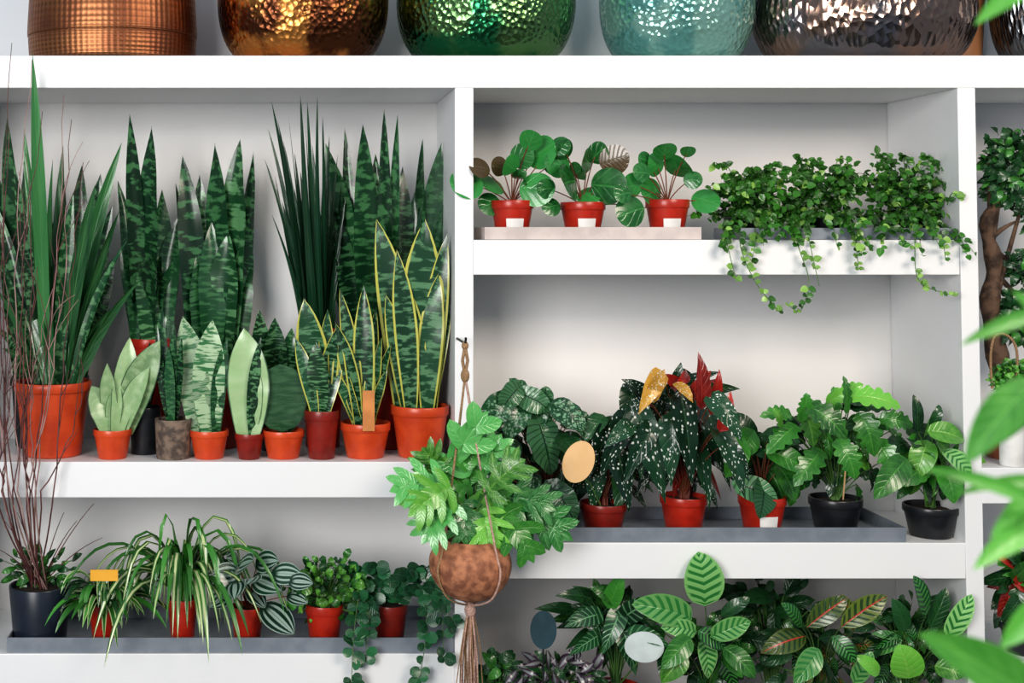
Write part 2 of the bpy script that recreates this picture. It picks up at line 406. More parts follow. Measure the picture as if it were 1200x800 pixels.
def planter(name,cx,pw,prof,m,d=.175,ys=.82):
    c0=P(cx,0,d); c=Vector((c0.x,d,ZW(65)+.0006))
    k=(CD+d)/CD; e=empty(name,c); mb=MB()
    pf=[(x*pw*.5*S*k,z) for x,z in prof]
    out=[]
    for i in range(len(pf)-1):
        p0=pf[max(i-1,0)];p1=pf[i];p2=pf[i+1];p3=pf[min(i+2,len(pf)-1)]
        for q in range(5):
            t=q/5
            out.append(tuple(.5*((2*p1[a])+(-p0[a]+p2[a])*t+(2*p0[a]-5*p1[a]+4*p2[a]-p3[a])*t*t+(-p0[a]+3*p1[a]-3*p2[a]+p3[a])*t**3) for a in(0,1)))
    out.append(pf[-1]); out=[(max(r,.0001),max(z,0)) for r,z in out]
    inner=[(max(r-.006,.0001),max(z,.006)) for r,z in reversed(out)]
    mb.lathe(c,out+inner,m,64,ys=ys); mb.build('bowl',e,sharp=60)
bowl=[(.0,0),(.60,.001),(.80,.02),(.94,.07),(1.0,.14),(.98,.22),(.90,.29),(.86,.31)]
planter('copper_planter',132,198,[(0,0),(.9,0),(.97,.012),(.99,.06),(.985,.066),(1.0,.075),(.98,.15),(.95,.25),(.93,.32)],metal('embossed_copper',(.34,.15,.07),(.22,.085,.045),'emboss',.42))
planter('hammered_bronze_planter',355,200,bowl,metal('hammered_bronze',(.62,.28,.08),(.12,.045,.022),'h',.30))
planter('green_metal_planter',569,208,bowl,metal('green_metal',(.025,.17,.075),(.14,.27,.11),'h',.24))
planter('teal_glazed_planter',793,178,bowl,metal('teal_glazed',(.10,.27,.25),(.20,.38,.33),'h',.16,.45))
planter('silver_hammered_planter',1012,256,[(.0,0),(.66,.001),(.86,.02),(.97,.07),(1.0,.11),(.985,.17),(.93,.25),(.9,.28)],metal('dark_silver',(.20,.19,.20),(.30,.21,.17),'oval',.18),ys=.64)
planter('dark_silver_planter',1240,150,bowl,metal('gunmetal',(.18,.19,.2),(.10,.11,.12),'oval',.2))
mb=MB(); c=P(1124,0,.285); c.z=ZW(65)+.0006
mb.lathe(c,[(0,0),(.05,0),(.052,.01),(.06,.2),(.06,.26),(.054,.26),(.05,.2)],simple('brown_wood_glaze',(.35,.17,.08),(.25,.11,.05),.4)); mb.build('brown_ceramic_vase',sharp=40)

# ================= UPPER LEFT: snake plants =================
SY=541
def snake(name,cx,w,yt,m,leaves,mat,d=None,yaw=.7,by=None,belly=.02,dsp=.02,prof=pr_sword,lift=0.,rb=None,seg=14,rim=True,bs=.25,fo=.4,ws=1.):
    e,cr,mb,dd=potted(name,cx,w,yt,SY,m,d=d,lift=lift,rb=rb,rim=rim)
    for i,q in enumerate(leaves):
        tx,ty,lw=q[:3]; bow=q[3] if len(q)>3 else U(-6,6); mm=q[4] if len(q)>4 else mat
        bx=cx+max(-w*.38,min(w*.38,(tx-cx)*bs)); 
        pxleaf(mb,bx,(by or yt)+4,tx,ty,lw*ws,dd+U(-dsp,dsp),dd+U(-dsp,dsp)-.015,bow,G[mm],prof,yaw=U(-yaw,yaw),belly=U(0,belly),fold=U(.05,fo),twist=U(-.5,.5)*(yaw/.7),wave=.03 if prof is pr_sword else 0,seg=seg)
    mb.build('leaves',e); return e,cr,dd
snake('snake_plant',58,92,440,BLACK,[(8,138,24),(28,190,22),(48,203,22),(96,193,26),(118,203,28,4,'snakeb'),(76,213,24),(18,238,22),(62,260,24),(108,250,26,8),(132,240,20,8),(40,270,22),(0,210,22),(88,290,24),(135,300,22,8),(120,330,24,8,'snakeb'),(30,320,24),(100,350,24,8)],'snake',d=.235,rb=.85,bs=.6,ws=1.15)
snake('snake_plant',176,48,396,POT_R,[(152,133,18,-4),(178,148,26),(138,212,18,-12),(163,198,26),(190,222,26,0,'snakeb'),(213,248,24,14),(142,278,20,-12),(174,250,30,0,'snakeb'),(208,300,22,12),(156,320,24,-6),(188,300,26,6)],'snake',d=.22,bs=.5,ws=1.15)
snake('snake_plant',252,72,420,POT_R,[(214,182,28,-8),(252,168,30),(281,163,36,6,'snakeb'),(234,205,28,0,'snakeb'),(268,272,34,5,'snakeb'),(297,178,20,8),(222,260,26,-8),(248,260,30),(292,250,26,8),(206,215,16,-10),(230,300,28,-6),(294,310,24,8)],'snake',d=.22,bs=.6,ws=1.12)
snake('cylindrical_snake_plant',378,54,383,POT_R,[(318,118,10,-10),(325,140,11,-8),(338,136,10),(352,108,11),(360,118,10),(372,112,11),(386,158,11),(345,178,12),(310,186,10,-12),(396,180,10),(330,235,11,-6),(405,230,10),(366,170,12),(380,190,12),(352,200,12),(340,260,11),(392,250,11),(322,205,10),(314,150,10,-12),(332,165,12,-6),(358,145,12),(378,135,11),(400,215,11),(318,250,11,-10),(345,220,13),(372,230,13)],'spear',d=.22,yaw=1.,prof=pr_needle,bs=.35)
snake('snake_plant',450,88,420,POT_R,[(382,168,38,-16,'snakeb'),(404,150,16),(425,145,28),(450,128,16),(466,134,12),(440,180,28,0,'snakeb'),(495,163,20),(518,166,28,6),(472,195,30,0,'snakeb'),(505,205,28),(412,215,28,-8,'snakeb'),(458,215,30),(486,225,28),(524,230,18,5),(436,250,28),(400,280,26,-8),(390,240,24,-10)],'snake',d=.23,bs=.65,ws=1.1)
snake('snake_plant',322,44,470,BLACK,[(304,362,26),(322,372,30),(342,384,26),(294,400,20),(352,400,18),(312,400,24),(334,415,24)],'snakeb',d=.17,bs=.5)
e,cr,mb,dd=potted('long_leaf_snake_plant',62,90,446,SY,POT_O,label=None)
tips=[(38,62,13,0),(143,166,15,14),(166,326,13,12),(-6,335,13,-12),(-12,225,13,-8),(16,190,14,-4),(62,185,14,2),(86,225,15,4),(112,215,14,6),(140,246,13,10),(-10,300,12,-12),(28,150,12,-3),(74,170,12,2),(48,240,16,0),(122,300,14,8),(2,408,12,-8),(130,360,12,8),(34,300,15,-3),(92,290,15,4),(60,310,15,0),(20,350,14,-6),(108,350,13,5),(150,280,11,10),(-10,380,12,-8)]
for tx,ty,w,bow in tips:
    pxleaf(mb,62+(tx-62)*.26,450,tx,ty,w*1.25,dd+U(-.04,.03),dd+U(-.10,.05),bow*1.6,random.choice([G['yucca'],G['yucca'],G['snakeb']]),pr_strap if R()<.2 else pr_sword,yaw=U(-.8,.8),fold=.45,na=4,seg=14,twist=U(-.8,.8))
mb.build('leaves',e)
snake('moonshine_snake_plant',132,45,502,POT_O,[(152,395,30,-4),(188,398,38,10),(107,452,32,-8),(126,425,22),(176,430,24,8),(140,450,20)],'silver',yaw=.4)
snake('slim_snake_plant',203,43,490,CONC,[(190,358,12),(204,378,13),(213,395,12),(197,405,12),(184,380,10)],'snake',rb=.92,rim=False)
snake('nursery_pot_snake_plant',170,38,476,BLACK,[(160,420,14),(176,400,16),(184,425,14)],'snake',d=.12,rb=.85)
snake('frosted_snake_plant',245,46,503,POT_O,[(232,410,22),(266,396,18,6,'snake'),(214,370,38,-6),(249,374,38,6)],'frost',yaw=.2,bs=.4,fo=.2,dsp=.008)
snake('moonshine_snake_plant',292,34,507,POT_D,[(306,395,14,8,'snakeb'),(302,430,18),(286,384,50,-6)],'silver',yaw=.1,fo=.15,dsp=.006)
e,cr,mb,dd=potted('paddle_snake_plant',332,50,503,SY,POT_O)
pxleaf(mb,331,506,328,426,60,dd,dd-.02,0,G['paddle'],pr_wide,yaw=.1,fold=.15,seg=14); 
pxleaf(mb,338,506,352,462,22,dd+.02,dd,3,G['snake'],pr_lance,yaw=-.4)
mb.build('leaves',e)
snake('yellow_edged_snake_plant',377,41,480,POT_D,[(356,350,38,-6,'snakey'),(394,385,24,6),(346,395,18,-4),(384,362,20),(370,400,26,0,'snakeb'),(402,420,14,5)],'snakey',yaw=.35,fo=.2)
e,cr,dd=snake('yellow_edged_snake_plant',428,59,494,POT_O,[(398,338,20,-5),(426,334,26,0),(447,395,16,4),(460,398,13,6),(393,378,22,-8),(383,425,13,-8),(411,395,18),(454,432,12,5),(436,420,14),(404,430,14),(420,380,20),(441,360,18,4)],'snakey',yaw=.5,fo=.25)
mb=MB(); a=P(432,500,.005); 
mb.box(a.x-.014,a.x+.014,a.y,a.y+.002,a.z-.01,a.z+.085,TAGO); mb.build('wooden_plant_tag',e,flat=True)
snake('yellow_edged_snake_plant',492,68,474,POT_O,[(478,335,32),(465,292,28,-4),(524,274,28,10),(514,320,30,6),(530,350,16,8),(441,256,38,-14),(498,256,52,4),(452,345,24,-6)],'snakey',yaw=.22,bs=.4,fo=.15)

# ================= LOWER LEFT =================
SY2=766
e,cr,mb,dd=potted('twiggy_shrub',47,72,684,SY2,NAVY,lift=TL,rim=False,rb=.85)
tw=[(-5,80),(10,150),(38,70),(52,130),(86,140),(95,190),(0,260),(25,240),(78,240),(66,330),(5,360),(95,420),(-12,420),(45,410),(74,110),(14,50),(30,180),(-8,180)]
for tx,ty in tw:
    a=cr+Vector((U(-.02,.02),U(-.02,.01),0)); fx=28+(tx-42)*.45+U(-14,14); f=P(fx,575,-.035+U(-.02,0)); c=P(tx,ty,-.06+U(-.05,.03))
    m0=a.lerp(f,.5)+Vector(((f.x-a.x)*.25,-.03,0)); path=bez(a,m0,f,6)[:-1]
    m_=f.lerp(c,.5)+Vector((U(-.07,.07),0,0))
    up=bez(f,m_,c,14); up=[q+Vector((U(-.005,.005),U(-.003,.003),0)) for q in up]
    path+=up; mm=TWIG if R()<.6 else TWIGL
    mb.tube(path,.0022,.0008,mm,5)
    for q in range(3):
        b0=random.choice(up[2:11]); b1=b0+Vector((U(-.07,.07),U(-.03,.02),U(.06,.2)))
        mb.tube(bez(b0,b0.lerp(b1,.5)+Vector((U(-.02,.02),0,.01)),b1,5),.0012,.0006,mm,4)
for tx,ty in[(110,590),(90,610),(5,610),(-10,640),(75,600),(20,600),(120,630)]:
    q=P(tx,ty,U(-.02,.12)); mb.tube(bez(cr,cr.lerp(q,.5)+Vector((0,0,.03)),q,8),.0018,.0007,TWIG,5)
cloud(mb,cr,46,664,46,26,dd,.05,34,20,9,[G['mid'],G['dark']],pr_lance,down=-.1)
mb.build('branches',e)
def spider(name,cx,w,yt,n,L,wl,mats,el=(0.5,1.35),dr=(1.2,2.4)):
    e,cr,mb,dd=potted(name,cx,w,yt,SY2,POT_R,lift=TL,d=.075)
    for i in range(n):
        ph=i*2.399+U(-.3,.3)
        l=L*.7 if math.sin(ph)>.3 else L
        arc(mb,cr+Vector((math.cos(ph)*.012,math.sin(ph)*.012,0)),ph,l*U(.6,1.05),U(*el),U(*dr),wl*U(.8,1.2),random.choice(mats))
    mb.build('leaves',e); return e,dd
e,dd=spider('variegated_spider_plant',122,36,706,95,.19,.018,[G['spider'],G['mid'],G['spider'],G['dark']],(.5,1.45))
mb=MB(); a=P(122,674,-.045); mb.box(a.x-.032,a.x+.032,a.y,a.y+.0015,a.z-.013,a.z+.013,TAGY); mb.box(a.x-.002,a.x+.002,a.y+.0015,a.y+.003,a.z-.06,a.z,STEM); mb.build('plant_tag',e,flat=True)
spider('spider_plant',214,36,700,95,.40,.016,[G['spiderc'],G['mid'],G['spiderc'],G['mid']],(.95,1.54),(1.6,2.7))
def discs(mb,cr,lst,m,d,ell=1.,dr=.03,prof=pr_wide,fold=.05,tilt=.5,stem=None,down=1.,ratt=.35,yw=.45,**k):
    N=12; ts=[.5-.5*math.cos(math.pi*i/N) for i in range(N+1)]
    for q in lst:
        cx,cy,r=q[:3]; mm=q[3] if len(q)>3 else m
        dd=d+U(-dr,dr); c=P(cx,cy,dd)
        o=c-cr; dv=Vector((o.x*3+U(-.1,.1),-.1,o.z*1.5-down*.15)).normalized()
        l=2*r*S*ell; bp=c-dv*l*.5; tp=c+dv*l*.5
        nrm=Vector((U(-yw,yw),-1,tilt+U(-.35,.35))).normalized()
        md=c+Vector((0,-.004,.004))
        path=[bp*((1-t)**2)+md*(2*t*(1-t))+tp*(t*t) for t in ts]
        leaf(mb,path,2*r*S,prof,nrm,G[mm],fold=fold,na=6,ts=ts,**k)
        att=bp.lerp(tp,ratt)+Vector((0,.002,0))
        cc=(cr+att)/2; cc.z=cc.z*.5+max(cr.z,att.z)*.5
        mb.tube(bez(cr,cc,att,6),.0016,.0012,stem or STEM,5)
e,cr,mb,dd=potted('watermelon_peperomia',290,40,709,SY2,POT_R,lift=TL,d=.07)
discs(mb,cr,[(262,674,14),(288,660,15),(314,658,14),(338,673,14),(315,685,16),(275,692,13),(328,727,19),(354,682,11),(256,704,11),(302,702,12),(294,680,12),(272,655,11),(350,702,10)],'melon',.0,1.2,dr=.045,stem=STEMR,prof=pr_ovate,lobe=.15,ratt=.05,yw=.8)
mb.build('leaves',e)
e,cr,mb,dd=potted('baby_jade_bush',380,46,706,SY2,POT_R,lift=TL,d=.07)
cloud(mb,cr,386,690,50,38,dd-.005,.06,230,12,9,[G['bright'],G['mid'],G['bright'],G['dark']],pr_wide,down=.0,sr=.0007,seg=4,na=2,jit=.9,ej=.2)
mb.build('leaves',e)
e,cr,mb,dd=potted('trailing_peperomia',457,42,706,SY2,POT_D,lift=TL,d=.07)
trl=[[(457,704,.07),(480,670,.05),(510,690,.0),(535,735,-.02)],[(457,704,.07),(490,690,.03),(500,730,-.02),(492,795,-.03)],[(455,704,.07),(425,690,.04),(415,740,-.02),(412,800,-.03)],[(457,704,.07),(450,680,.06),(440,664,.05)],[(457,704,.07),(480,690,.04),(515,715,-.01),(520,770,-.02)],[(457,704,.07),(470,680,.04),(492,672,.03)],[(457,704,.07),(430,700,.03),(432,730,-.01),(428,775,-.02)],[(457,704,.07),(425,685,.07),(408,665,.07)],[(457,704,.07),(500,665,.09),(525,685,.08)]]
def trails(mb,trl,m,rpx,step,stem,prof=pr_wide,seg=6,na=4,jit=1.,both=.85):
    for tr in trl:
        pts=[P(*q) for q in tr]
        pth=[]
        for i in range(len(pts)-1):
            p0=pts[max(i-1,0)];p1=pts[i];p2=pts[i+1];p3=pts[min(i+2,len(pts)-1)]
            nn=max(3,int((p2-p1).length/step))
            for q in range(nn):
                t=q/nn; pth.append(.5*((2*p1)+(p2-p0)*t+(2*p0-5*p1+4*p2-p3)*t*t+(-p0+3*p1-3*p2+p3)*t**3))
        pth.append(pts[-1]); mb.tube(pth,.0014,.0008,stem,5)
        for i in range(1,len(pth)):
            for sgn in(-1,1):
                if R()>both: continue
                dv=Vector((sgn*U(.5,1),U(-.8,.1),U(-.5,.4))).normalized(); l=rpx*2*S*U(.6,1.15)
                bp=pth[i]; tp=bp+dv*l
                leaf(mb,bez(bp,(bp+tp)/2+Vector((0,0,.003)),tp,seg),l*.9,prof,Vector((U(-.4,.4),-1,U(0,.9))).normalized(),random.choice(m),na=na,fold=.1)
trails(mb,trl,[G['round']],8.5,.023,STEM); mb.build('vines',e)

# ================= UPPER RIGHT =================
SY3=281
pil=[(600,50,235,[(547,216,21),(576,216,18),(574,240,15),(629,223,21),(634,179,21),(598,195,14),(562,197,14,'pilead'),(652,192,16),(612,184,16),(585,196,12,'pilead'),(610,209,12),(622,165,14),(657,172,12)]),
 (683,52,237,[(668,214,23),(713,219,22),(653,193,17),(688,190,16),(661,176,13),(701,180,14),(720,188,18,'pilead'),(690,230,15),(646,243,12),(737,240,12),(677,202,13),(640,222,12)]),
 (782,50,234,[(739,249,19),(764,226,18),(768,194,15),(795,197,19),(827,236,17),(779,178,14),(742,218,15),(752,203,12),(730,228,12),(806,178,9),(755,188,10),(812,212,11)])]
for cx,w,yt,ls in pil:
    e,cr,mb,dd=potted('pilea_plant',cx,w,yt,SY3,POT_R,lift=TL,d=.075,label=(.020,.045,.050),rb=.72)
    discs(mb,cr,ls,'pilea',.04,1.,dr=.035,down=.6,tilt=.2,fold=-.08,stem=STEMR,yw=.3)
    mb.build('leaves',e)
def fig(name,cx,hw,ytop,n,d=.10):
    z0=ZW(SY3)+TL
    c=P(cx,270,d); c.z=z0; e=empty(name,c); pot(e,c,.05,hw*.5*S,BLACK,rim=False); mb=MB()
    cr=c+Vector((0,0,.045))
    ns=int(n/14)
    for i in range(ns):
        th=U(0,6.283); el=U(-.1,1.4); ln=U(.55,1.25)
        tipx=cx+hw*math.cos(th)*math.cos(el*.8)*ln*1.1; tipd=d-.015+.09*math.sin(th)*math.cos(el)
        tipy=262-(262-ytop)*math.sin(max(el,0))*ln+ (U(0,40) if el<.5 and math.sin(th)<0 else 0)
        if tipy>262: tipd=-.02-U(0,.03)
        tip=P(tipx,tipy,tipd); mid=Vector((cr.x*.5+tip.x*.5,cr.y*.5+tip.y*.5,max(tip.z,cr.z)+.03))
        pth=bez(cr,mid,tip,12); mb.tube(pth,.0011,.0006,STEM,4)
        for j in range(3,13):
            for s_ in(0,1):
                if R()<.3: continue
                p=pth[j]; dv=Vector((U(-1,1),U(-.9,.2),U(-.9,.4))).normalized(); l=U(.011,.024)
                leaf(mb,bez(p,p+dv*l*.5+Vector((0,0,.002)),p+dv*l,4),l*.76,pr_ovate,Vector((U(-.8,.8),-1,U(-.2,1.3))).normalized(),G['ivy'] if R()<.92 else G['ivyl'],na=2,fold=.25,rnd=min(1,max(0,(j/12)*.85+U(-.45,.3))))  # leaves near the crown get a darker tone: clump shade put into colour
    return e,mb
IV=[G['ivy'],G['ivyl'],G['ivyl']]
e,mb=fig('creeping_fig_plant',876,56,203,1250)
trails(mb,[[(850,262,.05),(852,285,-.02),(862,325,-.02)],[(870,262,.05),(868,290,-.02),(885,330,-.03),(912,364,-.03)],[(890,262,.05),(885,285,-.02),(880,312,-.02)]],IV,4.5,.013,STEM,pr_ovate,4,2,both=.6)
mb.build('vines',e)
e,mb=fig('creeping_fig_plant',965,60,198,1350)
trails(mb,[[(930,262,.05),(936,290,-.02),(948,330,-.03),(938,364,-.03),(925,358,-.03)],[(945,265,.05),(950,290,-.02),(960,335,-.03)],[(1000,262,.05),(1003,285,-.02),(1006,315,-.02)]],IV,4.5,.013,STEM,pr_ovate,4,2,both=.6)
mb.build('vines',e)
e,mb=fig('creeping_fig_plant',1062,60,196,1350)
trails(mb,[[(1075,262,.05),(1072,290,-.02),(1078,330,-.03),(1116,346,-.03)],[(1100,262,.05),(1105,280,-.02),(1108,305,-.02)],[(1110,240,.03),(1116,226,-.01),(1130,234,-.02)]],IV,4.5,.013,STEM,pr_ovate,4,2,both=.6)
mb.build('vines',e)

# ================= MIDDLE RIGHT =================
SY4=636
def lst(mb,cr,ls,d,prof,dr=.03,**k):
    for q in ls:
        bx,by,tx,ty,w,mm=q[:6]
        dd=d+U(-dr,dr)
        stemleaf(mb,cr,P(bx,by,dd),P(tx,ty,dd-U(0,.03)),w*S*(CD+dd)/CD,G[mm],prof,**k)
e,cr,mb,dd=potted('silver_begonia',640,50,592,SY4,POT_D,lift=TL,d=.10)
lst(mb,cr,[(612,462,645,482,30,'textured'),(592,470,566,508,34,'splash'),(632,497,646,557,46,'textured'),(612,475,594,515,34,'splash'),(575,500,568,542,30,'textured'),(600,520,583,565,34,'splash'),(652,475,686,505,32,'splash'),(648,572,674,614,38,'textured'),(660,515,690,548,30,'dark'),(625,560,612,604,30,'splash'),(590,560,575,596,28,'dark'),(606,456,586,482,28,'textured'),(672,485,697,522,30,'splash'),(628,470,632,508,28,'splash'),(635,475,640,452,20,'textured')],.05,pr_ovate,lobe=.35,stem=STEMR,wave=.06,fold=.2,na=6,seg=12,asym=.12)
cloud(mb,cr,632,532,68,64,.14,.06,42,34,24,[G['dark'],G['splash'],G['textured'],G['dark']],pr_ovate,lobe=.25,stem=STEMR,ej=.3,wave=.05,yw=1.1,jit=.7)
mb.build('leaves',e)
e,cr,mb,dd=potted('dark_begonia',707,54,588,SY4,POT_D,lift=TL,d=.075)
tg=MB(); c=P(678,541,-.04); q=Matrix.Rotation(.35,3,'Y')
rows=[[c+q@Vector((r*.036*math.cos(2*math.pi*j/32),y_,r*.05*math.sin(2*math.pi*j/32))) for j in range(32)] for r,y_ in((.001,0),(1,0),(1,.002),(.001,.002))]
tg.grid(rows,lambda i,j:(0,0),TAGB,.5,True)
tg.tube([c+Vector((.0,.004,-.03)),c.lerp(cr,.5)+Vector((0,.01,0)),cr+Vector((-.01,-.02,0))],.0016,.0016,STEM,6); tg.build('oval_plant_tag',e,sharp=30)
lst(mb,cr,[(735,490,702,565,32,'spots'),(712,505,690,560,28,'spots'),(720,520,738,602,34,'spots'),(700,545,694,602,28,'spots'),(735,540,722,606,28,'dark'),(742,455,730,510,26,'spots'),(705,490,684,520,22,'dark'),(745,500,752,562,26,'spots')],.045,pr_wing,lobe=.3,stem=STEMR,na=6,seg=12,wave=.03,asym=.15)
cloud(mb,cr,712,545,46,52,.12,.05,26,52,22,[G['dark'],G['spots'],G['spots'],G['spots']],pr_wing,lobe=.2,stem=STEMR,down=.8,ej=.2,yw=1.1)
mb.build('leaves',e)
e,cr,mb,dd=potted('polka_dot_begonia',801,54,580,SY4,POT_R,lift=TL,d=.10)
lst(mb,cr,[(746,480,780,590,38,'spots'),(772,470,736,530,28,'spots'),(798,466,811,570,36,'spots'),(824,472,856,575,38,'spots'),(788,490,786,572,28,'spots'),(842,500,874,588,32,'spots'),(836,465,870,518,28,'spots'),(775,440,748,486,24,'goldl'),(758,468,779,432,18,'goldl'),(785,462,798,424,17,'spots'),(812,458,833,434,15,'redl'),(822,475,818,412,18,'redl'),(834,482,843,432,14,'redl'),(802,465,772,438,20,'redl'),(845,502,856,458,16,'redl'),(758,470,728,444,20,'spots'),(812,500,832,598,30,'spots'),(765,500,729,570,26,'spots'),(740,500,708,525,22,'spots'),(795,450,812,472,16,'goldl'),(852,520,878,564,24,'spots'),(806,440,790,455,14,'redl')],.01,pr_wing,lobe=.3,stem=STEMR,na=6,seg=14,dr=.06,wave=.03,fold=.25,droop=.14,asym=.18)
cloud(mb,cr,800,512,66,66,.13,.06,52,64,22,[G['spots'],G['spots'],G['spots'],G['dark'],G['dark'],G['redl']],pr_wing,lobe=.25,stem=STEMR,down=.8,asym=.15,seg=12,na=6,ej=.2,yw=1.2)
mb.build('leaves',e)
e,cr,mb,dd=potted('heart_leaf_anthurium',893,54,580,SY4,POT_R,lift=TL,d=.07,label=(.024,.05,.05))
lst(mb,cr,[(868,568,912,592,32,'textured'),(895,570,890,608,36,'textured'),(870,520,850,560,30,'mid'),(905,530,948,555,28,'mid'),(900,510,938,518,26,'dark'),(880,510,860,538,30,'mid'),(915,550,932,588,28,'mid')],.03,pr_ovate,lobe=.35,na=6,seg=10,stem=STEMR)
cloud(mb,cr,895,545,48,42,.11,.06,28,36,24,[G['mid'],G['dark'],G['dark'],G['textured']],pr_ovate,lobe=.3,stem=STEMR,ej=.25,yw=1.1)
mb.build('leaves',e)
e,cr,mb,dd=potted('swiss_cheese_plant',979,60,582,SY4,BLACK,lift=TL,d=.085)
cloud(mb,cr,978,522,76,52,.10,.09,44,46,22,[G['mid'],G['dark'],G['dark'],G['mid'],G['bright']],pr_ovate,lobe=.2,notch=.35,nn=5,seg=20,na=6,wave=.05,down=.5,yw=1.3,jit=1.,ej=.35)
lst(mb,cr,[(952,478,992,515,34,'mid'),(1000,464,1056,478,32,'bright'),(930,500,898,532,28,'mid'),(1010,490,1024,535,32,'mid'),(992,482,988,440,14,'mid'),(942,482,953,524,30,'bright'),(972,470,1012,450,20,'bright'),(925,485,890,488,20,'mid'),(1030,520,1050,562,28,'mid'),(985,520,1002,562,32,'mid'),(960,530,930,570,30,'mid'),(1035,490,1070,500,24,'mid'),(915,500,905,478,16,'bright'),(940,490,945,460,18,'mid')],-.01,pr_ovate,lobe=.25,notch=.38,nn=5,seg=22,na=6,dr=.05)
mb.tube([P(988,585,.06),P(992,534,-.0)],.002,.002,TAGB,5)
mb.build('leaves',e)
e,cr,mb,dd=potted('variegated_pothos',1091,62,591,SY4,BLACK)
cloud(mb,cr,1090,545,44,44,.06,.08,34,40,24,[G['bright'],G['mid'],G['dark'],G['dark'],G['mid']],pr_ovate,lobe=.25,notch=.12,nn=4,seg=16,na=6,down=.5,yw=1.2,jit=.8,ej=.3)
lst(mb,cr,[(1075,505,1070,462,14,'dark'),(1092,505,1130,516,28,'bright'),(1060,540,1024,585,32,'mid'),(1110,530,1138,562,30,'rattle'),(1085,520,1070,562,30,'bright'),(1105,550,1118,590,30,'mid'),(1092,500,1100,474,12,'dark')],.0,pr_ovate,lobe=.2,seg=14,na=6)
mb.build('leaves',e)

# ================= HANGING PLANTER =================
hd=-.13; hc=P(551,662,hd); hk=.957
e=empty('hanging_macrame_planter',hc)
mb=MB(); rr=48*S*hk
pf=[(max(.0001,rr*math.cos(a)*(1+.02*math.sin(3*a))),rr*.86*math.sin(a)) for a in [(-90+i*7)*math.pi/180 for i in range(21)]]
pf+= [(pf[-1][0]*.92,pf[-1][1]-.003),(.0001,pf[-1][1]-.01)]
mb.lathe(hc,pf,COIR,40); mb.build('coconut_bowl',e,sharp=50)
mb=MB(); top=P(545,405,hd); kn=P(545,440,hd)
for i in range(4):
    a=i*math.pi/2+.6; o=Vector((math.cos(a),math.sin(a),0))
    mb.tube([top,top.lerp(kn,.5)+o*.008,kn],.0035,.0035,ROPE,6)
    pts=[kn,kn.lerp(hc,.35)+o*.03,hc+o*rr*.86+Vector((0,0,rr*.62)),hc+o*(rr*1.0+.004),hc+o*(rr*.82)+Vector((0,0,-rr*.58)),hc+o*(rr*.45)+Vector((0,0,-rr*.84)),hc+Vector((0,0,-rr*.98))]
    full=[]
    for j in range(len(pts)-1):
        p0=pts[max(j-1,0)];p1=pts[j];p2=pts[j+1];p3=pts[min(j+2,len(pts)-1)]
        for q in range(6):
            t=q/6; full.append(.5*((2*p1)+(p2-p0)*t+(2*p0-5*p1+4*p2-p3)*t*t+(-p0+3*p1-3*p2+p3)*t**3))
    full.append(pts[-1]); mb.tube(full,.0025,.0025,ROPEP if i%2 else ROPE,6)
def sph(mb,c,rx,rz,m,seg=14):
    mb.lathe(c,[(max(.0001,rx*math.cos(a)),rz*math.sin(a)) for a in [(-90+i*15)*math.pi/180 for i in range(13)]],m,seg)
sph(mb,kn,.010,.016,ROPE); sph(mb,top,.008,.010,ROPE); bt=hc+Vector((0,0,-rr*.98)); sph(mb,bt+Vector((0,0,-.01)),.013,.018,ROPEP)
for i in range(44):
    a=U(0,6.28); r_=U(0,.014); q=bt+Vector((math.cos(a)*r_*.6,math.sin(a)*r_*.6,-.02))
    l=U(.16,.24); mb.tube([q,q+Vector((math.cos(a)*r_,math.sin(a)*r_,-l*.4)),q+Vector((math.cos(a)*r_*1.6+U(-.008,.008),math.sin(a)*r_*1.4,-l))],.0018,.0012,ROPEP if R()<.6 else ROPE,5)
mb.build('macrame_rope',e)
mb=MB(); mb.tube([Vector((top.x,.0,top.z+.006)),Vector((top.x,hd-.004,top.z+.006)),Vector((top.x,hd-.012,top.z+.018))],.003,.003,BLACK,8); mb.build('hook',e)
mb=MB(); cr=hc+Vector((0,0,rr*.7))
ML=[G['split'],G['split'],G['bright'],G['mid']]
for bx,by,tx,ty,w in [(528,545,572,482,54),(518,558,494,524,44),(514,566,456,576,52),(525,590,494,638,52),(560,560,588,508,44),(574,572,616,538,48),(590,582,652,598,56),(598,600,672,634,58),(590,605,626,660,54),(566,600,574,646,50),(542,590,546,640,46),(524,572,478,606,52),(560,584,600,642,50),(545,566,520,618,50),(552,570,598,612,54)]:
    dd=hd+U(-.08,.05)
    stemleaf(mb,cr,P(bx,by,dd),P(tx,ty,dd-.03),w*S,random.choice(ML),finger=3 if R()<.4 else 4,nrm=Vector((U(-.4,.4),-1,U(.0,.6))).normalized(),sr=.002)
cloud(mb,cr,552,585,46,36,hd+.03,.05,9,44,38,[G['mid'],G['dark'],G['mid']],finger=3)
mb.build('leaves',e)

